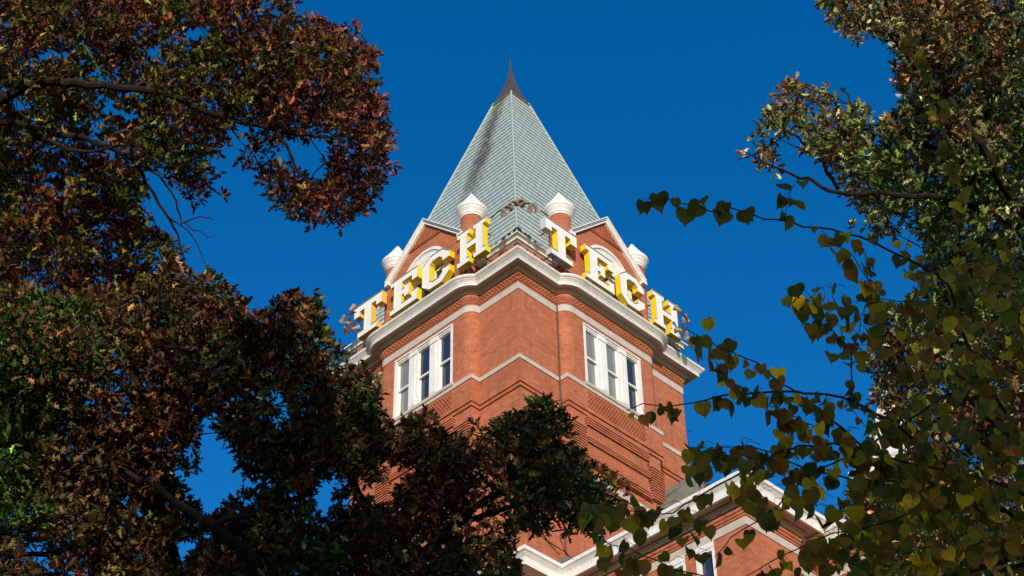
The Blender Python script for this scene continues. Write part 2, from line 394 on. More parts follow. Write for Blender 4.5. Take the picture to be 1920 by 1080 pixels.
# dark strips modelled as a shadow line on the slates behind the upper cornice
rng = np.random.default_rng(5)
db = MB()
for T in FACES:
    s = .02
    while s < 1.9:
        L = rng.uniform(.10, .34); h = rng.uniform(.05, .14)
        zz = 41.30-.22*s+rng.uniform(-.03, .03) if s < 1.15 else 40.82
        t = -(ks(zz)-.03)
        db.prism([T(ks(zz)+s-.1, t, zz), T(ks(zz)+s+L-.1, t, zz-.05), T(ks(zz)+s+L*.7-.1, t+.02, zz+h), T(ks(zz)+s-.06, t+.02, zz+h)], T(0, .04, 0))
        s += L+rng.uniform(-.03, .10)
db.build('snow_guard', DARKM, roof, TO)

# gables with raked copings, one over each bay
GZ = lambda s: 43.66-.945*abs(s-4)
def gable(T):
    g = MB()
    g.prism([T(s, PR, z) for s, z in ((2.2, 39.62), (5.8, 39.62), (5.8, GZ(5.8)), (4, GZ(4)), (2.2, GZ(2.2)))], np.array(T(0, -.35, 0)))
    # string course of two ledges and brick checks in the top triangle
    for z in (42.83, 42.90):
        h = (GZ(4)-z)/.945
        g.box(4-h, 4+h, PR-.01, PR+.045, z, z+.035, T)
    r = 0; z = 42.98
    while z < 43.5:
        h = (GZ(4)-z)/.945-.08; s = 4-h+(.05 if r % 2 else 0)
        while s < 4+h: g.box(s, s+.055, PR-.01, PR+.03, z, z+.04, T); s += .115
        z += .072; r += 1
    go_ = g.build('gable', BRICK, tower, TO)
    c = MB()
    for d in (-1, 1):
        for a, b_, t1, l in ((-.02, .09, .10, 1.84), (.09, .15, .14, 1.86), (.15, .20, .18, 1.88)):
            pts = [T(4, -.05, GZ(4)+a), T(4, -.05, GZ(4)+b_), T(4+d*l, -.05, GZ(4+l)+b_), T(4+d*l, -.05, GZ(4+l)+a)]
            c.prism(pts, np.array(T(0, PR+t1+.05, 0)))
        c.box(4+d*1.80-.10, 4+d*1.80+.10, PR-.02, PR+.17, GZ(5.8)-.10, GZ(5.8)+.03, T)
    c.build('gable_coping', WHITE, go_, TO)
    s_ = MB()
    for d in (-1, 1):
        s_.prism([T(4, -1.9, GZ(4)+.10), T(4, -1.9, GZ(4)+.17), T(4+d*1.9, -1.9, GZ(5.9)+.17), T(4+d*1.9, -1.9, GZ(5.9)+.10)], np.array(T(0, 1.9, 0)))
    s_.build('gable_roof', SLATE, go_, TO)
def arch_window(T):
    c = MB(); zc = 41.27
    def ring(r0, r1, t1, n=18):
        for k in range(n):
            a, b_ = math.pi*k/n, math.pi*(k+1)/n
            pts = [T(4+r*math.cos(x), PR-.02, zc+r*math.sin(x)) for r, x in ((r0, a), (r1, a), (r1, b_), (r0, b_))]
            c.prism(pts, np.array(T(0, t1, 0)))
    ring(1.02, 1.13, .09); ring(.96, 1.02, .05); ring(.66, .72, .05)
    for s0, s1 in ((2.87, 3.03), (3.42, 3.60), (4.40, 4.58), (4.97, 5.13)): c.box(s0, s1, PR-.02, PR+.07, 39.65, zc, T)
    c.box(2.85, 5.15, PR-.02, PR+.10, zc-.02, zc+.10, T); c.box(2.85, 5.15, PR-.02, PR+.06, zc-.20, zc-.10, T)
    c.prism([T(4+.97*math.cos(a), PR-.02, zc+.97*math.sin(a)) for a in np.linspace(0, math.pi, 20)], np.array(T(0, .04, 0)))
    o = c.build('arched_window', WHITE, tower, TO)
    p = MB()
    #p.prism([T(4+1.0*math.cos(a), PR-.01, zc+1.0*math.sin(a)) for a in np.linspace(0, math.pi, 16)], np.array(T(0, .02, 0)))
    p.box(3.0, 5.0, PR-.01, PR+.012, 39.66, zc-.02, T)
    p.build('pane', GLASS, o, TO)
def TRb(s, t, z): x, y, _ = TR(s, t, z); return (8-x, 8-y, z)
def TLb(s, t, z): x, y, _ = TL(s, t, z); return (8-x, 8-y, z)
for T in (TR, TL): gable(T); arch_window(T)
# corner turrets of the bays
def turret(T, s, shift=0):
    x, y, _ = T(s, -.0, 0)
    c = MB(); c.lathe([(.375, 39.62), (.375, 43.0), (.0, 43.0)], x, y, 28); o = c.build('turret', BRICK, tower, TO, smooth=False)
    for pl in o.data.polygons: pl.use_smooth = abs(pl.normal.z) < .5
    k = MB(); k.lathe([(.0, 42.82), (.385, 42.82), (.39, 42.88), (.42, 42.90), (.425, 42.96), (.45, 43.01), (.49, 43.07), (.505, 43.12), (.53, 43.14), (.55, 43.20), (.54, 43.27), (.50, 43.31), (.24, 43.72), (.04, 44.06), (.0, 44.08)], x, y, 36)
    k.build('turret_cap', WHITE, o, TO)
for T in (TR, TL):
    for s in (2.12, W-2.12): turret(T, s)
# triple sash windows
def window(T, blinds):
    f = MB(); z0, z1 = 35.94, 38.37; t1 = PR+.012
    js = [(WA, WA+.10), (3.33, 3.69), (4.31, 4.67), (WB-.10, WB)]
    for s0, s1 in js:
        f.box(s0, s1, PR-.2, t1, z0+.04, z1-.03, T)
        if s1-s0 > .2: f.box(s0+.06, s1-.06, t1-.01, t1+.02, z0+.12, z1-.32, T); f.box(s0-.015, s1+.015, t1-.01, t1+.03, z1-.28, z1-.2, T)
    f.box(WA, WB, PR-.25, t1-.02, z1-.12, z1, T); f.box(WA, WB, t1-.01, t1+.02, z1-.05, z1+.01, T); f.box(WA, WB, PR-.25, t1-.03, z0, z0+.05, T)
    o = f.build('window', WHITE, tower, TO)
    for k, (s0, s1) in enumerate(((WA+.10, 3.33), (3.69, 4.31), (4.67, WB-.10))):
        sm = MB(); zm = 37.12
        for a, b_ in ((s0, s0+.055), (s1-.055, s1)):
            sm.box(a, b_, PR-.16, PR-.10, zm, z1-.12, T); sm.box(a, b_, PR-.21, PR-.16, z0+.05, zm+.03, T)
        sm.box(s0, s1, PR-.16, PR-.09, zm-.02, zm+.05, T); sm.box(s0, s1, PR-.16, PR-.10, z1-.19, z1-.12, T)
        sm.box(s0, s1, PR-.1, PR-.04, z1-.17, z1-.12, T)
        sm.box(s0, s1, PR-.21, PR-.15, z0+.05, z0+.14, T)
        sm.build('sash', WHITE, o, TO)
        p = MB(); p.box(s0+.03, s1-.03, PR-.14, PR-.13, zm, z1-.15, T, 1 if blinds[k] & 1 else 0); p.box(s0+.03, s1-.03, PR-.19, PR-.18, z0+.1, zm, T, 1 if blinds[k] & 2 else 0)
        p.build('pane', [GLASS, GLASS2], o, TO)
    s_ = MB(); s_.box(WA-.06, WB+.06, PR-.2, PR+.07, 35.83, 35.945, T); s_.build('sill', STONE, o, TO)
window(TR, (3, 3, 0)); window(TL, (0, 0, 3))
# downpipes in the inner angles
for T, s in ((TR, B-.035), (TL, W-B+.04)):
    d = MB(); d.tube([T(s, .03, 28.4), T(s, .03, zE-.1), T(s, .07, zE), T(s, .07, 39.2)], .028, 8); d.build('downpipe', PIPE, tower, TO)

# ------------------------------------------------------------------ sign letters
def letter_poly(ch, w, h):
    if ch == 'T':
        P = [(0, 1), (1, 1), (1, .66), (.80, .66), (.80, .80), (.625, .80), (.625, .17), (.84, .17), (.84, 0), (.16, 0), (.16, .17), (.375, .17), (.375, .80), (.20, .80), (.20, .66), (0, .66)]
        hl = []
    elif ch == 'E':
        P = [(0, 1), (1, 1), (1, .66), (.80, .66), (.80, .82), (.42, .82), (.42, .60), (.52, .60), (.52, .68), (.68, .68), (.68, .32), (.52, .32), (.52, .42), (.42, .42), (.42, .18), (.80, .18), (.80, .34), (1, .34), (1, 0), (0, 0), (0, .16), (.13, .16), (.13, .84), (0, .84)]
    elif ch == 'C':
        P = [(.28, 1), (.72, 1), (1, .80), (1, .62), (.74, .62), (.74, .72), (.62, .81), (.38, .81), (.27, .72), (.27, .28), (.38, .19), (.62, .19), (.74, .28), (.74, .38), (1, .38), (1, .20), (.72, 0), (.28, 0), (0, .20), (0, .80)]
    else:
        P = [(0, 1), (.42, 1), (.42, .85), (.34, .85), (.34, .59), (.66, .59), (.66, .85), (.58, .85), (.58, 1), (1, 1), (1, .85), (.90, .85), (.90, .15), (1, .15), (1, 0), (.58, 0), (.58, .15), (.66, .15), (.66, .41), (.34, .41), (.34, .15), (.42, .15), (.42, 0), (0, 0), (0, .15), (.10, .15), (.10, .85), (0, .85)]
    return [(x*w, y*h) for x, y in P]
import bmesh
def make_letter(ch, x, z, w, h, face, label, side=YEL, outer=None, dep=.235):
    basis = {'R': ((1, 0, 0), (0, 0, 1), (0, -1, 0)), 'L': ((0, -1, 0), (0, 0, 1), (-1, 0, 0))}[face]
    F = -.75
    loc = (x, F, z) if face == 'R' else (F, x, z)
    e = empty('sign_letter', loc, label, 'sign letter', 'letters of the roof signs')
    U, V, N = map(np.array, basis)
    P = letter_poly(ch, w, h); n = len(P)
    pt = lambda p, d: tuple(U*p[0]+V*p[1]+N*d)
    # painted side walls and back
    s = MB()
    for i in range(n):
        a, b_ = P[i], P[(i+1) % n]; mi = 0
        ext = abs(a[0]-b_[0]) < 1e-6 and a[0] < .22*w and not (abs(a[0]-.2*w) < 1e-3)
        if outer and (ext or (abs(a[1]-b_[1]) < 1e-6 and (max(a[0], b_[0]) <= .21*w or a[1] == 0))): mi = 1
        s.add([pt(a, 0), pt(b_, 0), pt(b_, -dep), pt(a, -dep)], [(0, 1, 2, 3)], mi)
    me = s.build('letter_side', [side, outer or side], e)
    bm = bmesh.new(); f = bm.faces.new([bm.verts.new(pt(p, 0)) for p in P]); bm.normal_update()
    if f.normal.dot(Vector(tuple(N))) < 0: f.normal_flip()
    bmesh.ops.inset_region(bm, faces=[f], thickness=.028, depth=0, use_even_offset=True)
    f = max(bm.faces, key=lambda q: len(q.verts))
    inner = f
    r = bmesh.ops.inset_region(bm, faces=[inner], thickness=.004, depth=-.028, use_even_offset=True)
    f = max((q for q in bm.faces if len(q.verts) == n), key=lambda q: q.calc_area())
    bmesh.ops.inset_region(bm, faces=[f], thickness=.045, depth=0, use_even_offset=True)
    ring = [tuple(np.array(v.co)+N*.022) for v in f.verts]; nt_b = MB(); nt_b.tube(ring+[ring[0]], .011, 5)
    nt_b.build('neon_tube', TUBE, e)
    bmesh.ops.triangulate(bm, faces=bm.faces[:])
    m2 = bpy.data.meshes.new('letter_face'); bm.to_mesh(m2); bm.free(); m2.materials.append(LFACE)
    o = bpy.data.objects.new('letter_face', m2); COL.objects.link(o); o.parent = e
    for xx in (.3, .7):
        for zz in ((.08, .88) if ch != 'C' else (.10, .9)):
            b = MB(); b.tube([pt((w*xx, h*zz), -dep+.005), pt((w*xx, h*zz), -dep-.12-(.3 if ch in 'TH' else 0))], .022, 6); b.build('bracket', DARKM, e)
    b = MB(); b.tube([pt((w*.3, -.0), -dep*.6), pt((w*.3, -.42), -dep*.6)], .02, 6); b.build('leg', DARKM, e); b = MB(); b.tube([pt((w*.7, -.0), -dep*.6), pt((w*.7, -.42), -dep*.6)], .02, 6)
    b.build('leg', DARKM, e)
for face, side in (('R', 'right-hand'), ('L', 'left-hand')):
    st = (.57, 2.50, 4.20, 5.88) if face == 'R' else (7.17, 5.30, 3.72, 2.03)
    ww = (1.50, 1.36, 1.20, 1.40) if face == 'R' else (1.42, 1.34, 1.32, 1.32)
    for k, ch in enumerate('TECH'):
        lab = {('R', 0): 'white letter T with pale grey ends beside the spire corner, first of the right-hand sign',
               ('R', 1): 'white letter E with yellow sides in front of the right-hand arched gable window',
               ('R', 2): 'white octagonal letter C with yellow sides below the right end of the right-hand gable coping',
               ('R', 3): 'white letter H with yellow sides at the far right end of the right-hand sign',
               ('L', 0): 'white letter T with faded orange-yellow sides at the far left end of the left-hand sign',
               ('L', 1): 'white letter E with bright yellow sides, second letter of the left-hand sign',
               ('L', 2): 'white octagonal letter C with yellow inner sides before the left-hand arched window',
               ('L', 3): 'white letter H with bright yellow sides beside the spire corner, last of left-hand sign'}[(face, k)]
        make_letter(ch, st[k], 40.06+(.08 if ch == 'H' and face == 'L' else 0), ww[k], 1.46, face, lab, YEL2 if (face, k) == ('L', 0) else YEL, LSIDE if (face, k) == ('R', 0) else None)

# ------------------------------------------------------------------ floodlight clusters
def flood(label, base, lamps, pts):
    e = empty('floodlight_cluster', base, label, 'floodlight', 'floodlights lighting the roof signs')
    a = MB(); a.tube([np.array(p) for p in pts], .022, 6); a.build('arm', DARKM, e, base)
    for (p, d) in lamps:
        p = np.array(p); d = np.array(d, float); d /= np.linalg.norm(d); k = MB()
        k.tube([p-d*.03, p, p+d*.04, p+d*.14, p+d*.23, p+d*.245], [.035, .05, .06, .075, .11, .115], 12)
        o = k.build('lamp', LAMPM, e, base, smooth=False)
        q = MB(); j = np.array(pts[-1]); q.tube([p-d*.02, (p+j)/2+np.array([0, 0, -.04]), min(pts, key=lambda v: np.linalg.norm(np.array(v)-p))], .02, 5); q.build('lamp_stem', DARKM, o, base)
A = lambda px, py, c: (lambda d: CAMPOS+d*((c-CAMPOS[0]-CAMPOS[1])/(d[0]+d[1])))(CF+(px-960)/FPX*CR-(py-540)/FPX*CU)
XP = lambda px, py, c: (lambda d: CAMPOS+d*((c-CAMPOS[0])/d[0]))(CF+(px-960)/FPX*CR-(py-540)/FPX*CU)
YP = lambda px, py, c: (lambda d: CAMPOS+d*((c-CAMPOS[1])/d[1]))(CF+(px-960)/FPX*CR-(py-540)/FPX*CU)
c0 = [A(*p, -1.6) for p in ((943, 391), (951, 386), (963, 377), (957, 380))]
flood('cluster of brown bell floodlights left of the spire ridge line', (c0[0]+c0[2])/2, [(c0[0], (.8, .6, -.5)), (c0[1], (.9, .2, .3)), (c0[2], (1, .3, .4)), (c0[3], (.2, .9, -.7))],
      [A(921, 409, -1.0), A(932, 398, -1.4), (c0[0]+c0[1])/2, c0[2]])
c0 = [A(*p, -1.6) for p in ((978, 374), (986, 379), (994, 384), (1003, 384))]
flood('cluster of brown bell floodlights right of the spire ridge line', (c0[0]+c0[3])/2, [(c0[0], (.3, 1, .4)), (c0[1], (.2, .9, .3)), (c0[2], (.6, .7, -.5)), (c0[3], (.9, .3, -.6))],
      [A(1028, 405, -1.0), A(1012, 394, -1.4), (c0[2]+c0[1])/2, c0[0]])
c0 = [XP(*p, -1.3) for p in ((656, 582), (646, 592), (649, 605), (647, 614), (661, 617))]
flood('cluster of five bell floodlights on bent arms left of the orange-sided T', (c0[0]+c0[4])/2, [(c0[0], (.5, -.5, .8)), (c0[1], (.3, .8, -.5)), (c0[2], (.3, -.6, -.5)), (c0[3], (.9, .6, -.1)), (c0[4], (.9, -.5, .5))],
      [XP(670, 628, -.3), XP(662, 622, -1.1), XP(650, 612, -1.3), XP(652, 600, -1.3), XP(654, 590, -1.3), XP(668, 585, -.9)])
c0 = [YP(*p, -1.3) for p in ((1276, 583), (1286, 590), (1292, 603), (1278, 620), (1287, 622))]
flood('cluster of bell floodlights on bent arms at the right end of the right-hand sign', (c0[0]+c0[4])/2, [(c0[0], (-.5, .5, .6)), (c0[1], (.4, .6, -.5)), (c0[2], (-.4, .6, .6)), (c0[3], (-.3, .9, .5)), (c0[4], (.6, .5, -.5))],
      [YP(1272, 634, -.3), YP(1280, 626, -1.1), YP(1289, 612, -1.3), YP(1289, 600, -1.3), YP(1283, 590, -1.3), YP(1272, 588, -.9)])

# ------------------------------------------------------------------ main building beside the tower
BO = (6., -4., 0.)
hall = empty('brick_building', BO, 'red brick building with deep white eaves and mossy slate hip roof below the tower', 'building')
def rectloft(mb, x0, x1, y0, y1, prof, m=0):
    vs = [(x, y, z) for o, z in prof for x, y in ((x0-o, y0-o), (x1+o, y0-o), (x1+o, y1+o), (x0-o, y1+o))]
    mb.add(vs, [(i*4+j, i*4+(j+1) % 4, (i+1)*4+(j+1) % 4, (i+1)*4+j) for i in range(len(prof)-1) for j in range(4)], m)
X0, Y0_, OV = 1.36, -6.72, .62
EAVE = [(OV-.16, 27.84), (OV-.16, 27.78), (OV-.09, 27.78), (OV-.09, 27.93), (OV-.14, 27.95), (OV-.10, 28.05), (OV-.02, 28.14), (OV+.02, 28.16), (OV+.02, 28.28), (OV-.04, 28.31), (-.3, 28.5)]
blocks = ((X0, 3.6, Y0_, -.0), (3.6, 16., -6.2, -.0), (5.2, 14., -8.4, -6.2), (8.08, 30, .5, 10))
wb = MB(); eb = MB(); sfb = MB(); bb = MB()
WINX = [(-5.62, -4.98), (-4.62, -3.98), (-3.0, -2.3), (-2.0, -1.3)]
for i, (a, b_, c, d) in enumerate(blocks):
    if i == 0:
        zt, zb = 27.08, 24.6
        rectloft(wb, a, b_, c, d, [(0, 0), (0, zb)]); rectloft(wb, a, b_, c, d, [(0, zt), (0, 27.8)])
        # window storey: left wall pierced by windows
        for x, y, x2, y2 in ((a, c, b_, c), (b_, c, b_, d)): wb.add([(x, y, zb), (x2, y2, zb), (x2, y2, zt), (x, y, zt)], [(0, 1, 2, 3)])
        ys = [c]+[q for p in WINX for q in p]+[d]
        for k in range(0, len(ys), 2): wb.add([(a, ys[k], zb), (a, ys[k+1], zb), (a, ys[k+1], zt), (a, ys[k], zt)], [(0, 1, 2, 3)])
    else: rectloft(wb, a, b_, c, d, [(0, 0), (0, 27.8)])
    rectloft(wb, a, b_, c, d, [(0, 27.36), (.03, 27.37), (.03, 27.43), (.06, 27.44), (.06, 27.52), (.09, 27.53), (.09, 27.62), (0, 27.62)])
    rectloft(bb, a, b_, c, d, [(0, 27.08), (.025, 27.085), (.025, 27.33), (0, 27.335)])
    rectloft(bb, a, b_, c, d, [(0, 24.35), (.05, 24.36), (.05, 24.58), (0, 24.6)])
    rectloft(eb, a, b_, c, d, EAVE); rectloft(sfb, a, b_, c, d, [(.0, 27.66), (.12, 27.66), (.14, 27.76), (.2, 27.78), (.2, 27.835), (OV-.14, 27.84)])
wb.build('wall', BRICK, hall, BO); eb.build('eaves_cornice', WHITE, hall, BO); sfb.build('soffit', SOFFIT, hall, BO); bb.build('stone_band', STONE, hall, BO)
rb = MB()
ex, ey, ez, sl = X0-OV, Y0_-OV, 28.3, .80
L = 7.35
rb.add([(ex, ey, ez), (ex, 0.05, ez), (ex+L, 0.05, ez+sl*L), (ex+L, ey+L, ez+sl*L), (16.6, ey, ez), (16.6, ey+L, ez+sl*L)], [(0, 1, 2, 3), (0, 3, 5, 4)])
rb.add([(7.9, .1, 28.3), (30.5, .1, 28.3), (30.5, 5.2, 33), (7.9, 5.2, 33), (30.5, 10.3, 28.3), (7.9, 10.3, 28.3)], [(0, 1, 2, 3), (3, 2, 4, 5)])
rb.add([(4.6, -9., 28.3), (14.6, -9., 28.3), (12.5, -6.5, 30.3), (6.8, -6.5, 30.3), (4.6, -5.5, 28.3), (14.6, -5.5, 28.3)], [(0, 1, 2, 3), (0, 3, 4), (1, 5, 2)])
rb.add([(5.2, -.06, 32.25), (8.04, -.06, 35.05), (7.26, -1.2, 33.92), (5.6, -2., 32.2)], [(0, 1, 2, 3)])
rb.add([(8.04, -.06, 35.05), (7.26, -1.2, 33.92), (12, -1.2, 33.5), (12, -.06, 33.6)], [(0, 1, 2, 3)])
rb.build('roof', SLATE2, hall, BO)
fl = MB(); fl.prism([(5.6, -.0, 32.72), (8.0, -.0, 35.0), (8.0, -.0, 35.18), (5.6, -.0, 32.9)], (0, -.06, 0)); fl.prism([(.8, -.0, 28.3), (5.6, -.0, 32.72), (5.6, -.0, 32.9), (.8, -.0, 28.48)], (0, -.06, 0)); fl.build('flashing', LEAD, hall, BO)
for k, (y0, y1) in enumerate(WINX):
    zb, zt, x = 24.6, 27.08, X0
    f = MB(); f.box(x-.01, x+.25, y0, y0+.09, zb, zt); f.box(x-.01, x+.25, y1-.09, y1, zb, zt); f.box(x-.04, x+.25, y0, y1, zt-.16, zt-.0); f.box(x-.02, x+.1, y0, y1, zt-.26, zt-.16); f.box(x-.05, x+.25, y0, y1, zb, zb+.08); f.box(x+.08, x+.2, y0, y1, 25.8, 25.9)
    o = f.build('window', WHITE, hall, BO); p = MB(); p.box(x+.13, x+.15, y0+.05, y1-.05, zb+.04, zt-.1); p.build('pane', GLASS, o, BO)
# square corner turret with a white pyramid cap
TC = np.array([6.1, -8.75])
tw = MB(); h = .60
tw.box(TC[0]-h, TC[0]+h, TC[1]-h, TC[1]+h, 0, 29.7); o = tw.build('corner_turret', BRICK, hall, BO)
tw = MB()
def sq2(mb, prof):
    vs = [(TC[0]+sx*q, TC[1]+sy*q, z) for q, z in prof for sx, sy in ((-1, -1), (1, -1), (1, 1), (-1, 1))]
    mb.add(vs, [(i*4+j, i*4+(j+1) % 4, (i+1)*4+(j+1) % 4, (i+1)*4+j) for i in range(len(prof)-1) for j in range(4)])
sq2(tw, [(.62, 29.55), (.70, 29.7), (.92, 29.75), (.92, 29.70), (.98, 29.72), (.98, 29.82), (1.03, 29.9), (1.03, 30.0), (.85, 30.08), (.45, 31.3), (.03, 32.9), (0, 32.95)])
tw.build('turret_cap', WHITE, o, BO)
tw = MB(); sq2(tw, [(.61, 29.54), (.69, 29.69), (.915, 29.74)]); 

# ------------------------------------------------------------------ foliage
def template(kind):
    if kind == 'oak':
        hlf = [(.03, .02), (.16, .20), (.07, .30), (.30, .48), (.09, .56), (.22, .80), (.07, .80)]
        out = [(0, 0)]+hlf+[(0, 1)]+[(-x, y) for x, y in hlf[::-1]]; c = (0, .5); fold = .10
    else:
        hlf = [(.11, -.03), (.28, -.04), (.43, .06), (.50, .24), (.50, .44), (.42, .64), (.26, .79), (.08, .90)]
        out = [(0, .04)]+hlf+[(0, 1.08)]+[(-x, y) for x, y in hlf[::-1]]; c = (0, .42); fold = .10
    v = [(c[0], c[1], -.02)]+[(x, y, fold*abs(x)*2-.12*(y-.4)**2) for x, y in out]
    n = len(out); return np.array(v, float), np.array([(0, 1+i, 1+(i+1) % n) for i in range(n)])
def leaves_mesh(name, P, D, Nn, size, colr, kind, material, parent, org):
    """one leaf per row: P base, D blade direction, Nn blade normal"""
    tv, tf = template(kind); n = len(P); k = len(tv)
    D = D/np.linalg.norm(D, axis=1)[:, None]; X = np.cross(D, Nn); X /= np.linalg.norm(X, axis=1)[:, None]+1e-9; Z = np.cross(X, D)
    s = size[:, None, None]; vr = np.random.default_rng(n); wx = vr.uniform(.78, 1.12, n)[:, None, None]; wz = vr.uniform(.2, 3.2, n)[:, None, None]; sk = vr.normal(0, .10, n)[:, None, None]
    V = P[:, None, :]+s*((tv[None, :, 0:1]*wx+sk*tv[None, :, 1:2]**2)*X[:, None, :]+tv[None, :, 1:2]*D[:, None, :]+tv[None, :, 2:3]*wz*Z[:, None, :])-np.array(org)
    F = (tf[None]+(np.arange(n)*k)[:, None, None]).reshape(-1, 3)
    me = bpy.data.meshes.new(name); me.vertices.add(n*k); me.vertices.foreach_set('co', V.reshape(-1).astype(np.float32))
    me.loops.add(F.size); me.loops.foreach_set('vertex_index', F.reshape(-1).astype(np.int32))
    me.polygons.add(len(F)); me.polygons.foreach_set('loop_start', (np.arange(len(F))*3).astype(np.int32))
    me.polygons.foreach_set('loop_total', np.full(len(F), 3, np.int32)) if False else None
    me.update(calc_edges=True)
    at = me.attributes.new('leaf_colour', 'FLOAT_COLOR', 'POINT')
    c = np.repeat(np.concatenate([colr, np.ones((n, 1))], 1), k, 0); at.data.foreach_set('color', c.reshape(-1).astype(np.float32))
    me.materials.append(material)
    ob = bpy.data.objects.new(name, me); COL.objects.link(ob); ob.parent = parent
    return ob
def inpoly(px, py, poly):
    r = np.zeros(len(px), bool); n = len(poly); j = n-1
    for i in range(n):
        xi, yi = poly[i]; xj, yj = poly[j]
        c = ((yi > py) != (yj > py)) & (px < (xj-xi)*(py-yi)/(yj-yi+1e-9)+xi); r ^= c; j = i
    return r
def in_mask(px, py, polys, holes):
    q = np.stack([px*.021, py*.021, px*0], 1); q2 = q*2.6
    px = px+(vnoise(np.abs(q)+3, 1., 91)-.5)*46+(vnoise(np.abs(q2)+3, 1., 93)-.5)*26
    py = py+(vnoise(np.abs(q)+9, 1., 92)-.5)*46+(vnoise(np.abs(q2)+9, 1., 94)-.5)*26
    r = np.zeros(len(px), bool)
    for p in polys: r |= inpoly(px, py, p)
    for h_ in holes: r &= ~inpoly(px, py, h_)
    return r
def unproj_n(px, py, dist):
    d = CF[None]+((px-960)/FPX)[:, None]*CR[None]-((py-540)/FPX)[:, None]*CU[None]
    return CAMPOS+d/np.linalg.norm(d, axis=1)[:, None]*dist[:, None]
def vnoise(P, sc, seed):
    """cheap smooth value noise, 0..1"""
    r = np.random.default_rng(seed); T = r.random((32, 32, 32)); q = P*sc; i = np.floor(q).astype(int); f = q-i; f = f*f*(3-2*f); i %= 32; j = (i+1) % 32
    o = 0
    for a in (0, 1):
        for b_ in (0, 1):
            for c in (0, 1):
                I = (j if a else i)[:, 0], (j if b_ else i)[:, 1], (j if c else i)[:, 2]
                o = o+T[I]*(f[:, 0] if a else 1-f[:, 0])*(f[:, 1] if b_ else 1-f[:, 1])*(f[:, 2] if c else 1-f[:, 2])
    return o
def jag(pts, rng, amp):
    out = [np.array(pts[0])]
    for a, b_ in zip(pts[:-1], pts[1:]):
        a, b_ = np.array(a), np.array(b_); L = np.linalg.norm(b_-a)
        for t in (.33, .66): out.append(a+(b_-a)*t+rng.normal(0, amp*L, 3))
        out.append(b_)
    return out
def oak(root_label, base, org_px, polys, holes, dist, dsd, limbs, palette, seed, spacing, nleaf, lsize, trunk_r, group, gap=.36, name='oak_tree'):
    rng = np.random.default_rng(seed)
    e = empty(name, base, root_label, 'tree', group)
    org = np.array(base, float)
    # skeleton
    tb = MB(); nodes = []
    for pts, r0, r1 in limbs:
        P = jag([unproj(*p) if len(p) == 3 and not isinstance(p, np.ndarray) else p for p in pts], rng, .035)
        rr = np.linspace(r0, r1, len(P)); tb.tube(P, rr, 8)
        for a, b_ in zip(P[:-1], P[1:]):
            for t in (0, .5): nodes.append(a+(b_-a)*t)
    nodes = np.array(nodes)
    # clumps on a jittered grid inside the crown outline
    xs = np.concatenate([np.array(p)[:, 0] for p in polys]); ys = np.concatenate([np.array(p)[:, 1] for p in polys])
    gx, gy = np.meshgrid(np.arange(xs.min(), xs.max(), spacing), np.arange(ys.min(), ys.max(), spacing))
    px = (gx+rng.uniform(-.6, .6, gx.shape)*spacing).ravel(); py = (gy+rng.uniform(-.6, .6, gy.shape)*spacing).ravel()
    ok = in_mask(px, py, polys, holes); px, py = px[ok], py[ok]
    dd = dist+rng.uniform(-1.3, 3.6, len(px))*dsd; C_ = unproj_n(px, py, dd)
    Q_ = unproj_n(px, py, np.full(len(px), dist))
    keep = .5*vnoise(Q_, 1.6, seed+1)+.5*vnoise(Q_, 3.6, seed+2) > gap*rng.uniform(.8, 1.15, len(px)); C_ = C_[keep]; px = px[keep]; py = py[keep]
    # twigs from the nearest branch node, growing outwards in random order
    order = np.argsort([np.min(np.linalg.norm(nodes-c, axis=1)) for c in C_]); alln = list(nodes)
    for i in order:
        c = C_[i]; A_ = np.array(alln); dv = np.linalg.norm(A_-c, axis=1); k = dv.argmin()
        if dv[k] > 4: continue
        a = A_[k]; m1 = (a+c)/2+rng.normal(0, .06*dv[k]+.02, 3)
        tb.tube([a, m1, c], [.012+.006*dv[k], .012, .006], 4); alln += [m1, c]
    tb.build('trunk', BARK, e, org)
    n = len(C_); R_ = rng.uniform(.20, .38, n)
    nt_ = np.maximum(1, (nleaf*rng.uniform(.6, 1.3, n)/5).astype(int)); idx = np.repeat(np.arange(n), nt_)
    tip = C_[idx]+rng.normal(0, 1, (len(idx), 3))*R_[idx][:, None]*.62
    d = tip-CAMPOS; z = d@CF; tx = 960+FPX*(d@CR)/z; ty = 540-FPX*(d@CU)/z
    ok = in_mask(tx, ty, polys, holes) | (rng.random(len(tx)) < -1)
    tip = tip[ok]; idx = idx[ok]
    out = tip-C_[idx]+np.array([0, 0, .12])+rng.normal(0, .12, tip.shape); out /= np.linalg.norm(out, axis=1)[:, None]
    L = 5; P = np.repeat(tip, L, 0); O = np.repeat(out, L, 0); ci = np.repeat(idx, L)
    D = O*.75+rng.normal(0, .62, P.shape); D /= np.linalg.norm(D, axis=1)[:, None]
    P = P+D*.02
    N_ = rng.normal(0, .55, P.shape)+np.array([0, 0, .9])
    size = lsize*rng.uniform(.65, 1.25, len(P))
    # colour: drifts of hue through the crown, then leaf to leaf
    pal = np.array(palette); a = vnoise(P, .45, seed+7); a2 = vnoise(P, 1.6, seed+9)
    tt = np.clip((a-.5)*1.7+.5+(a2-.5)*1.1+rng.normal(0, .14, len(P)), 0, .999)*(len(pal)-1)
    i0 = tt.astype(int); f = (tt-i0)[:, None]; c = pal[i0]*(1-f)+pal[i0+1]*f
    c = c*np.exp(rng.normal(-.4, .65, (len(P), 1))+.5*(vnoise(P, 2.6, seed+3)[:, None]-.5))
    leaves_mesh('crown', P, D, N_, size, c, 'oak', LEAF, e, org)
    print(name, 'clumps', n, 'leaves', len(P))
    return e

def ground_under(px, py, dist):
    p = unproj(px, py, dist); return np.array([p[0], p[1], 0.])

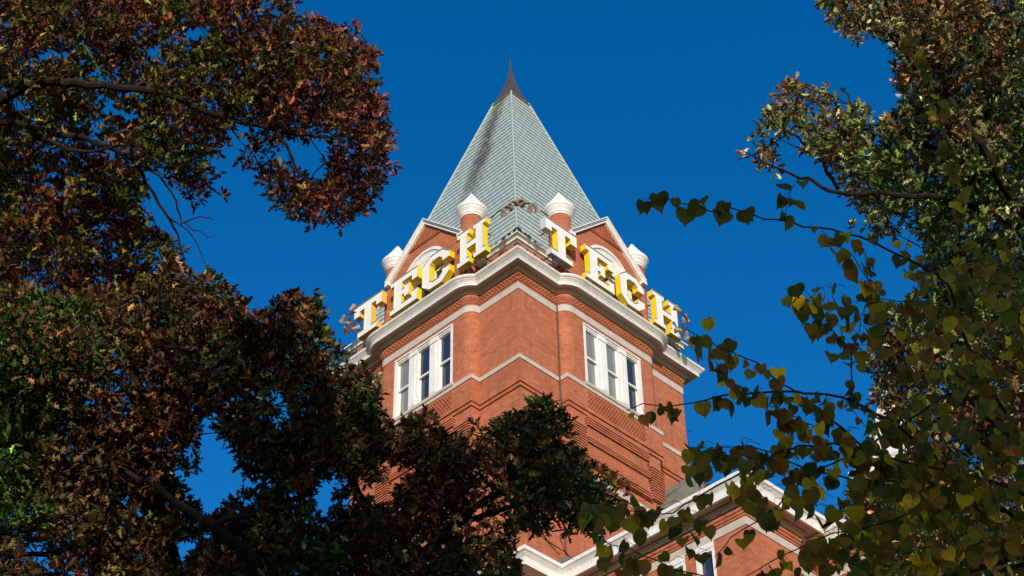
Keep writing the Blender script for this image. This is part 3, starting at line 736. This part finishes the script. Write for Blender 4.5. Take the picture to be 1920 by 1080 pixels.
# --- the russet oak at the upper left
polyA = [(-60, -60), (540, -60), (560, 25), (600, 40), (640, 62), (688, 82), (690, 110), (668, 140), (697, 160), (702, 195), (722, 215), (728, 240), (738, 275), (735, 300), (708, 320), (714, 360), (692, 385), (650, 405), (600, 426), (577, 423), (562, 400), (530, 395), (512, 370), (492, 345), (457, 335), (440, 310), (445, 282), (480, 265), (470, 240), (430, 235), (428, 262), (415, 275), (422, 300), (430, 345), (405, 360), (398, 392), (370, 396), (342, 378), (322, 340), (300, 310), (278, 300), (262, 340), (265, 400), (285, 440), (310, 450), (330, 480), (330, 560), (200, 600), (-60, 600)]
holesA = [[(556, 262), (600, 255), (632, 268), (625, 310), (612, 352), (590, 355), (562, 330), (548, 290)], [(348, 50), (400, 35), (408, 80), (372, 88), (345, 75)], [(45, 95), (85, 85), (90, 118), (60, 125)], [(42, 175), (66, 180), (66, 208), (44, 205)],
          [(170, 182), (240, 188), (235, 206), (172, 202)], [(70, 255), (110, 258), (100, 272), (72, 268)], [(140, 6), (165, 10), (160, 30), (145, 25)], [(205, 275), (240, 290), (235, 312), (205, 300)], [(170, 425), (205, 432), (200, 448), (172, 444)], [(0, 50), (18, 55), (12, 70), (0, 66)], [(350, 175), (378, 182), (372, 200), (352, 196)], [(60, 285), (74, 285), (72, 298), (60, 298)]]
RUSSET = [(.12, .13, .02), (.24, .13, .03), (.22, .07, .03), (.15, .032, .018), (.26, .07, .028), (.10, .024, .018), (.30, .11, .05), (.16, .045, .03), (.26, .18, .05)]
DA = 30.
tbA = ground_under(-330, 400, 30.); topA = unproj(-330, 150, 31.)
limbsA = [([tbA, tbA+(topA-tbA)*np.array([.1, .1, .35])+np.array([.2, .3, 0]), tbA+(topA-tbA)*np.array([.6, .6, .75]), topA], .42, .24),
          ([(-330, 330, 31.), (-150, 240, 29.5), (-20, 195, 29.4), (45, 163, 29.2), (95, 152, 29.), (165, 160, 28.9), (250, 166, 28.9), (340, 186, 28.9), (400, 214, 28.9), (455, 230, 29.), (520, 246, 29.1), (590, 256, 29.0), (640, 262, 28.8)], .105, .015),
          ([(-330, 420, 31.), (-150, 240, 29.5), (-20, 224, 29.3), (60, 240, 29.2), (130, 254, 29.1), (200, 274, 29.), (258, 304, 29.), (272, 342, 29.2), (312, 402, 29.1), (334, 440, 29.1), (345, 495, 29.1)], .065, .014),
          ([(520, 246, 29.1), (545, 290, 29.), (560, 325, 29.), (600, 358, 28.9)], .035, .012), ([(258, 304, 29.2), (300, 330, 29.), (330, 375, 29.), (340, 420, 29.), (375, 405, 29.), (400, 412, 28.9)], .022, .008),
          ([(90, 262, 28.), (130, 282, 27.8), (175, 284, 27.8), (240, 275, 29.), (300, 262, 29.)], .035, .012), ([(120, 155, 29.7), (200, 110, 30), (290, 70, 30), (380, 30, 30), (430, 85, 30), (520, 110, 30)], .06, .015),
          ([(455, 230, 29.2), (500, 170, 29.5), (560, 120, 29.5), (640, 100, 29.5)], .035, .01), ([(-330, 150, 31.), (-100, 40, 31.), (60, 10, 31.), (220, -40, 31)], .12, .04), ([(-330, 420, 31.), (-100, 430, 30.5), (80, 420, 30.), (200, 400, 30)], .12, .02),
          ([(312, 402, 29.1), (350, 430, 29.), (375, 470, 29.), (385, 500, 29)], .014, .005), ([(345, 415, 29.), (390, 445, 29.), (410, 440, 29)], .01, .004)]
oak('large oak with russet and brown leaves filling the upper left of the view', tbA, None, [polyA], holesA, DA, 1.1, limbsA, RUSSET, 11, 19, 72, .145, .4, 'oaks with turning leaves', gap=.415)
# --- the green and brown oak at the lower left
polyB = [(-60, 560), (30, 540), (110, 560), (150, 530), (230, 545), (320, 520), (350, 505), (390, 512), (430, 515), (442, 560), (470, 590), (495, 600), (520, 592), (530, 560), (552, 540), (580, 537), (600, 560), (598, 590), (625, 620), (650, 650), (655, 680), (688, 690), (700, 720), (715, 760), (735, 790), (765, 800), (800, 776), (840, 790), (880, 800), (915, 832), (925, 800), (938, 775), (985, 762), (1010, 768), (1040, 775), (1062, 812), (1085, 845), (1100, 872), (1140, 892), (1185, 922), (1170, 945), (1175, 965), (1150, 975), (1122, 962), (1112, 998), (1085, 990), (1050, 995), (1012, 982), (975, 995), (968, 1040), (985, 1130), (-60, 1140)]
holesB = [[(362, 765), (405, 778), (420, 845), (445, 872), (460, 905), (440, 945), (402, 955), (362, 950), (338, 905), (350, 850), (348, 800)], [(400, 795), (425, 805), (430, 850), (405, 848)], [(580, 892), (625, 888), (634, 940), (608, 990), (584, 975)], [(700, 868), (745, 850), (790, 856), (800, 872), (772, 905), (755, 945), (722, 968), (690, 992), (686, 940), (705, 910)],
          [(305, 1000), (360, 990), (372, 1035), (315, 1050)], [(470, 880), (495, 885), (490, 915), (468, 910)], [(520, 760), (545, 765), (540, 790), (518, 785)], [(240, 900), (262, 905), (258, 925), (240, 920)], [(50, 1010), (82, 1012), (85, 1035), (58, 1040)], [(-30, 845), (18, 848), (15, 868), (-30, 870)], [(60, 690), (85, 695), (82, 712), (64, 712)], [(560, 735), (580, 730), (584, 752), (566, 758)], [(640, 935), (668, 930), (662, 958), (642, 955)]]
GREENB = [(.06, .12, .018), (.12, .19, .03), (.06, .10, .02), (.12, .08, .025), (.20, .09, .035), (.10, .11, .025), (.27, .11, .045), (.12, .04, .018)]
DB = 26.
tbB = ground_under(400, 900, 26.5); topB = unproj(360, 1250, 26.5)
limbsB = [([tbB, (tbB+topB)/2+np.array([.2, -.2, 0]), topB, unproj(300, 1000, 27), unproj(260, 760, 27), unproj(250, 600, 27)], .40, .05),
          ([topB, (560, 1130, 26.), (470, 1046, 24.4), (430, 1012, 24.2), (398, 984, 24.2), (350, 955, 24.4), (280, 900, 25.), (200, 880, 26)], .12, .03),
          ([(398, 984, 24.2), (425, 972, 24.1), (450, 970, 24.1), (478, 962, 24.2)], .05, .02), ([(300, 1000, 27), (150, 900, 26.5), (60, 846, 26), (30, 838, 26), (-40, 830, 26)], .10, .06),
          ([(280, 860, 27), (300, 760, 26), (310, 725, 25.6), (335, 716, 25.5), (420, 690, 25.8), (500, 640, 26), (560, 580, 26)], .07, .015),
          ([topB, (620, 1150, 26), (760, 1060, 26), (860, 980, 26), (960, 900, 26), (1010, 810, 26)], .14, .02), ([(860, 980, 26), (960, 950, 26), (1060, 930, 26), (1150, 930, 26)], .05, .01), ([(760, 1060, 26), (700, 960, 26), (640, 860, 26), (620, 720, 26), (560, 600, 26)], .07, .01),
          ([(200, 1000, 26), (90, 1040, 25.7), (0, 1040, 25.7)], .05, .03), ([(310, 725, 25.6), (200, 740, 25.6), (100, 720, 25.6)], .03, .01), ([(260, 760, 27), (140, 640, 27), (60, 600, 27)], .06, .01),
          ([(1040, 960, 26), (1010, 1000, 26), (1060, 1035, 26), (1075, 1050, 26)], .012, .004), ([(1060, 930, 26), (1070, 985, 26), (1050, 1010, 26), (1066, 1045, 26)], .012, .004), ([(1000, 980, 26), (1030, 1020, 26), (1050, 1040, 26)], .01, .004), ([(1100, 940, 26), (1115, 1010, 26), (1150, 1060, 26)], .012, .004)]
oak('green and brown leaved oak filling the lower left and crossing before the tower shaft', tbB, None, [polyB], holesB, DB, 1.0, limbsB, GREENB, 23, 21, 84, .145, .4, 'oaks with turning leaves', gap=.365)
# --- the green-gold oak at the right
polyC = [[(1542, -60), (1545, 20), (1560, 60), (1588, 65), (1605, 52), (1625, 75), (1650, 92), (1665, 102), (1680, 150), (1690, 185), (1667, 205), (1660, 235), (1680, 258), (1650, 268), (1637, 245), (1633, 210), (1610, 178), (1585, 168), (1560, 175), (1520, 165), (1480, 170), (1440, 188), (1405, 205), (1412, 240), (1442, 265), (1470, 258), (1500, 250), (1530, 265), (1528, 320), (1560, 350), (1600, 372), (1595, 410), (1625, 432), (1650, 438), (1700, 425), (1722, 445), (1738, 480), (1752, 520), (1760, 548), (1700, 575), (1655, 580), (1630, 620), (1625, 660), (1640, 720), (1672, 790), (1730, 810), (1690, 880), (1600, 925), (1580, 960), (1600, 1020), (1680, 1140), (1990, 1140), (1990, -60)],
         [(1384, 262), (1402, 262), (1418, 285), (1400, 302), (1386, 296)], [(1430, 288), (1470, 285), (1488, 310), (1470, 322), (1440, 330), (1428, 345), (1430, 320)], [(1450, 340), (1478, 335), (1482, 370), (1462, 368)]]
holesC = [[(1890, 128), (1920, 120), (1925, 150), (1900, 145)], [(1835, 195), (1868, 200), (1880, 220), (1845, 222)], [(1690, 395), (1715, 398), (1712, 425), (1690, 420)], [(1740, 262), (1775, 268), (1770, 288), (1745, 285)], [(1806, 395), (1822, 400), (1818, 415), (1808, 412)], [(1700, 330), (1718, 332), (1715, 345), (1700, 343)], [(1905, 760), (1925, 765), (1920, 785), (1905, 780)]]
GOLD = [(.12, .19, .03), (.20, .27, .05), (.36, .35, .12), (.16, .21, .06), (.50, .46, .22), (.20, .22, .05), (.30, .16, .06), (.38, .10, .05), (.24, .17, .06)]
tbC = ground_under(2080, 540, 30.); topC = unproj(2060, 520, 30.)
limbsC = [([tbC, tbC*np.array([.7, .7, 1])+topC*np.array([.3, .3, .5]), topC, unproj(1925, 405, 28.6), unproj(1862, 312, 28.1), unproj(1840, 268, 28.), unproj(1800, 215, 28.3), unproj(1760, 130, 29.), unproj(1728, 55, 29.6), unproj(1700, -20, 29.6)], .36, .05),
          ([(2060, 560, 30.), (1920, 430, 29.2), (1860, 400, 29.), (1800, 385, 28.6), (1740, 366, 28.2), (1650, 360, 28.), (1555, 358, 28.), (1500, 335, 28.7), (1450, 312, 28.6), (1395, 284, 28.5)], .075, .010),
          ([(1572, 355, 28.8), (1545, 305, 28.7), (1520, 280, 28.6), (1482, 250, 28.5), (1440, 225, 28.5)], .035, .01), ([(1524, 283, 28.6), (1520, 255, 28.6), (1500, 220, 28.6)], .02, .008),
          ([(1862, 312, 29.6), (1780, 290, 29), (1700, 255, 29), (1660, 225, 29)], .05, .01), ([(1760, 130, 29.6), (1690, 90, 29.4), (1600, 30, 29.4)], .05, .01), ([(1840, 268, 29.6), (1870, 180, 29.6), (1900, 90, 29.6), (1925, 20, 29.6)], .06, .02),
          ([(2060, 620, 30.), (1900, 560, 29.5), (1810, 562, 29.2), (1765, 560, 29.), (1712, 553, 29.)], .08, .03), ([(2080, 900, 30), (1900, 720, 29.5), (1780, 640, 29.5), (1680, 600, 29.4)], .08, .01), ([(2080, 1000, 30), (1850, 950, 29.5), (1700, 960, 29.5), (1620, 960, 29.5)], .08, .01)]
LC0 = limbsC[0][0]
limbsC[0] = ([tbC, tbC*np.array([.6, .6, 1])+topC*np.array([.4, .4, .5])]+[limbsC[0][0][2]], .36, .2)
limbsC.append(([topC]+[p for p in LC0[3:]], .085, .03))
oak('green and gold leaved oak with a pale forked trunk along the right edge', tbC, None, polyC, holesC, 29.4, 1.1, limbsC, GOLD, 37, 20, 78, .14, .4, 'oaks with turning leaves', gap=.38)

# ------------------------------------------------------------------ heart-leaved redbud close to the camera
rng = np.random.default_rng(77)
rbase = ground_under(2450, 900, 8.6)
red = empty('redbud_tree', rbase, 'slender redbud with yellowing heart-shaped leaves hanging in front of the right side', 'tree')
RB = [ # (points px,py,dist), r0, r1, leafy from fraction, spacing px
 ([(1215, 372, 7.2), (1300, 385, 7.3), (1410, 402, 7.4), (1480, 415, 7.5), (1560, 430, 7.6), (1640, 455, 7.7), (1700, 485, 7.8), (1770, 520, 8.), (1800, 600, 8.1), (1850, 720, 8.2), (1960, 900, 8.4)], .0035, .014),
 ([(1288, 618, 7.0), (1345, 650, 7.1), (1420, 680, 7.2), (1462, 718, 7.3), (1530, 762, 7.4), (1600, 822, 7.5), (1680, 872, 7.6), (1790, 935, 7.8), (1960, 1010, 8.2)], .003, .012),
 ([(1175, 770, 7.0), (1280, 758, 7.1), (1340, 745, 7.1), (1400, 738, 7.2), (1470, 734, 7.3), (1530, 738, 7.4), (1598, 752, 7.5), (1665, 785, 7.6), (1760, 860, 7.8), (1860, 935, 8.), (1990, 1010, 8.2)], .0035, .016),
 ([(1305, 850, 7.3), (1380, 838, 7.3), (1455, 850, 7.4), (1510, 880, 7.5), (1600, 900, 7.6), (1700, 905, 7.8), (1850, 950, 8.)], .003, .010),
 ([(1340, 1045, 7.2), (1370, 1008, 7.2), (1440, 962, 7.3), (1500, 905, 7.4), (1560, 870, 7.5), (1625, 838, 7.6), (1700, 790, 7.8), (1800, 730, 8.)], .003, .009),
 ([(1100, 940, 6.7), (1180, 958, 6.8), (1262, 962, 6.9), (1320, 925, 7.), (1400, 880, 7.1), (1450, 852, 7.2), (1500, 835, 7.3), (1600, 834, 7.4), (1700, 868, 7.6), (1850, 900, 8.)], .003, .010),
 ([(1120, 1010, 6.6), (1200, 1040, 6.7), (1300, 1075, 6.8), (1420, 1100, 7.), (1600, 1120, 7.3)], .003, .007),
 ([(1510, 545, 7.6), (1545, 590, 7.6), (1565, 625, 7.6), (1597, 662, 7.6), (1598, 752, 7.5)], .0022, .006),
 ([(1622, 470, 7.7), (1628, 560, 7.7), (1612, 620, 7.7), (1590, 665, 7.6)], .002, .004),
 ([(1590, 568, 7.8), (1640, 560, 7.8), (1690, 566, 7.9), (1760, 568, 8.), (1800, 600, 8.1)], .002, .006),
 ([(1540, 432, 7.6), (1590, 470, 7.6), (1625, 520, 7.7), (1650, 560, 7.8)], .002, .004),
 ([(1470, 415, 7.5), (1478, 370, 7.5), (1490, 345, 7.5)], .002, .003),
 ([(1470, 540, 7.4), (1510, 560, 7.5), (1545, 590, 7.6)], .002, .003),
 ([(1800, 600, 8.1), (1860, 520, 8.2), (1890, 500, 8.2), (1950, 500, 8.3)], .005, .003),
 ([(1700, 60, 8.4), (1745, 160, 8.3), (1770, 250, 8.3), (1790, 330, 8.2), (1800, 450, 8.2), (1800, 600, 8.1)], .002, .007),
 ([(1640, 850, 7.5), (1720, 920, 7.6), (1780, 1000, 7.7), (1840, 1090, 7.9)], .003, .006),
 ([(1400, 1080, 7.1), (1470, 1040, 7.2), (1560, 1000, 7.3), (1640, 985, 7.5), (1760, 940, 7.8)], .003, .007),
 ([(1660, 700, 7.9), (1740, 690, 7.9), (1820, 700, 8.1), (1850, 720, 8.2)], .002, .004),
 ([(1620, 1070, 7.2), (1720, 1030, 7.3), (1830, 1020, 7.6), (1960, 1010, 8.2)], .003, .006),
 ([(1700, 620, 8.0), (1760, 640, 8.0), (1830, 660, 8.1), (1900, 700, 8.3)], .002, .004),
 ([(1330, 660, 7.0), (1370, 715, 7.1), (1440, 760, 7.2), (1530, 800, 7.3)], .002, .004),
]
tm = MB(); hub = unproj(2250, 1010, 8.5); hub2 = unproj(2100, 1000, 8.4)
def rib(P, r0, r1, k=6): tm.tube(jag(P, rng, .03), np.linspace(r0, r1, (len(P)-1)*3+1), k)
lp, ld, ln_, ls, lc_ = [], [], [], [], []
PALR = 1.8*np.array([(.07, .075, .012), (.17, .105, .012), (.21, .125, .012), (.20, .09, .012), (.42, .27, .01), (.12, .11, .012), (.60, .38, .01)])
def add_leaf(p, sz=None, hang=1., c=None, face=None):
    pet = np.array([rng.normal(0, .012), rng.normal(0, .012), -rng.uniform(.008, .03)])
    q = p+pet; tm.tube([p, (p+q)/2+rng.normal(0, .002, 3), q], .0009, 3)
    d = np.array([rng.normal(0, .35), rng.normal(0, .35), -hang]); n = -CF*np.array([1, 1, .2])+rng.normal(0, .55, 3) if face is None else face
    lp.append(q); ld.append(d); ln_.append(n); ls.append((sz or rng.uniform(.042, .074)))
    if c is None:
        c = PALR[rng.choice(7, p=[.17, .22, .2, .16, .12, .09, .04])]
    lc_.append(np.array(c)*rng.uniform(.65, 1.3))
for pts, r0, r1 in RB:
    P = [unproj(*p) for p in pts]; rib(P, r0*.6, r1*.6)
# first shoot: pairs of large leaves along the tip
for px, sz, hx in ((1207, .07, 0), (1214, .06, 0), (1232, .075, 1), (1243, .085, 0), (1262, .05, 1), (1280, .09, 0), (1300, .06, 1), (1320, .09, 0), (1340, .06, 1), (1358, .088, 0), (1366, .07, 1), (1398, .085, 0), (1396, .06, 1)):
    t = (px-1215)/(1410-1215); y = 372+30*t-(12 if hx else 0)
    add_leaf(unproj(px, y, 7.2+.2*t), sz*1.0, 1., (.20, .15, .02), -CF*np.array([1, 1, .1])+rng.normal(0, .25, 3))
for pts, r0, r1 in RB[1:]:
    P = [unproj(*p) for p in pts]
    for a, b_ in zip(P[:-1], P[1:]):
        L = np.linalg.norm(b_-a); k = int(L/.040)
        for q in range(k):
            t = (q+rng.random())/max(k, 1); p = a+(b_-a)*t
            if proj(p)[0] > 1560 or rng.random() < .9: add_leaf(p)
            if rng.random() < .35: add_leaf(p+rng.normal(0, .02, 3))
for (x, y) in ((1520, 432), (1546, 462), (1560, 480), (1572, 450), (1598, 465), (1595, 510), (1585, 440), (1638, 455), (1648, 450), (1610, 470), (1665, 470), (1690, 490), (1725, 520), (1700, 480), (1480, 380), (1465, 350), (1505, 350), (1490, 545), (1480, 560), (1500, 570), (1510, 590), (1530, 545), (1545, 560), (1555, 545), (1560, 590), (1580, 590), (1575, 560), (1525, 610), (1590, 600), (1620, 625), (1640, 615), (1655, 600), (1600, 640), (1550, 765), (1455, 700), (1380, 640), (1330, 600), (1300, 640), (1310, 660), (1345, 660)):
    add_leaf(unproj(x, y-14, 7.4+rng.uniform(-.2, .3)))
# bushier right-hand side: side twigs set with leaves
dense = [(1680, 460), (1740, 480), (1800, 470), (1960, 470), (1960, 1120), (1440, 1120), (1560, 1000), (1660, 900), (1640, 800), (1680, 700), (1700, 600)]
cnt = 0
while cnt < 200:
    x, y = rng.uniform(1440, 1960), rng.uniform(460, 1120)
    if not inpoly(np.array([x]), np.array([y]), dense)[0]: continue
    cnt += 1; a = unproj(x, y, rng.uniform(7.2, 9.2)); b_ = a+rng.normal(0, .13, 3)+CR*.1
    tm.tube([a, (a+b_)/2+rng.normal(0, .01, 3), b_], [.001, .0015, .002], 4)
    for t in np.linspace(0, 1, 4): add_leaf(a+(b_-a)*t)
for (x0, y0, x1, y1, n_, dz) in ((1290, 825, 1430, 880, 34, 7.2), (1090, 915, 1260, 1010, 30, 6.8), (1390, 870, 1540, 960, 40, 7.2), (1240, 960, 1340, 1070, 12, 7.), (1440, 780, 1640, 860, 36, 7.4), (1500, 980, 1700, 1080, 46, 7.4), (1100, 1000, 1200, 1080, 10, 6.8), (1560, 860, 1700, 980, 40, 7.5), (1520, 540, 1660, 650, 26, 7.6)):
    for k in range(int(n_*.75)):
        a = unproj(rng.uniform(x0, x1), rng.uniform(y0, y1), dz+rng.uniform(-.2, .4)); b_ = a+rng.normal(0, .03, 3)+CR*.03
        tm.tube([a, b_, b_+CR*.03-CU*.01], [.0008, .0012, .0015], 3); add_leaf(a, rng.uniform(.055, .078))
# trunk and the leaders joining the shoots
rib([rbase, rbase+np.array([.1, .05, 2.]), rbase*np.array([.5, .5, 0])+hub*np.array([.5, .5, .8]), hub], .09, .045, 10)
rib([hub, hub2], .045, .03, 8)
for p in ((1960, 900, 8.4), (1960, 1010, 8.2), (1990, 1010, 8.2), (1850, 950, 8.), (1800, 730, 8.), (1850, 900, 8.), (1600, 1120, 7.3), (1950, 500, 8.3), (1840, 1090, 7.9)):
    rib([hub2, (hub2+unproj(*p))/2, unproj(*p)], .02, .008, 6)
tm.build('trunk', BARK2, red, rbase)
leaves_mesh('crown', np.array(lp), np.array(ld), np.array(ln_), np.array(ls), np.array(lc_), 'heart', LEAF2, red, rbase)
print('heart leaves', len(lp))

# ------------------------------------------------------------------ unseen trees added behind the viewer to shade and dapple the near trees
def shade_caster_tree(label, loc, hgt, rad, seed, n=3600, nc=46):
    rng = np.random.default_rng(seed); e = empty('oak_tree', loc, label, 'tree', 'trees behind the viewpoint'); o = np.array(loc, float)
    t = MB(); t.tube(jag([o, o+np.array([.3, .2, hgt*.45]), o+np.array([0, .3, hgt*.85])], rng, .01), [.5, .48, .46, .42, .35, .25, .1], 10)
    for k in range(9):
        a = o+np.array([.2, .2, hgt*rng.uniform(.3, .75)]); th = rng.uniform(0, 6.28); t.tube(jag([a, a+np.array([math.cos(th)*rad*.7, math.sin(th)*rad*.7, hgt*.12])], rng, .05), [.2, .14, .1, .05], 6)
    t.build('trunk', BARK, e, o)
    c = rng.normal(0, 1, (nc, 3)); c /= np.linalg.norm(c, axis=1)[:, None]; c *= rng.uniform(.3, 1, (nc, 1))*np.array([rad, rad, hgt*.38]); c += o+np.array([0, 0, hgt*.60])
    P = c[rng.integers(0, nc, n)]+rng.normal(0, 1, (n, 3))*rad*.12
    leaves_mesh('crown', P, rng.normal(0, 1, (n, 3)), rng.normal(0, 1, (n, 3)), rng.uniform(.5, .9, n), np.array([RUSSET[1]])*rng.uniform(.6, 1.2, (n, 1)), 'oak', LEAF, e, o)
sx, sy = math.cos(SUN_AZ), math.sin(SUN_AZ)
for k, (lat, back, h_, r_, n_) in enumerate(((-15, 15, 29.5, 6., 2200), (-7., 18, 26.8, 5.6, 1700), (.3, 13, 28.5, 5.2, 9000), (8.5, 17, 28, 5., 1600), (15, 15, 29, 6., 1900))):
    loc = (CAMPOS[0]+sx*back+CR[0]*lat, CAMPOS[1]+sy*back+CR[1]*lat, 0)
    shade_caster_tree(['tall oak standing behind the viewpoint, outermost on the left', 'tallest oak behind the viewpoint, second from the left', 'shorter dense oak directly behind the viewpoint', 'tall oak behind the viewpoint, second from the right', 'tall oak behind the viewpoint, outermost on the right'][k], loc, h_, r_, 100+k, n_, 150 if k == 2 else 52)
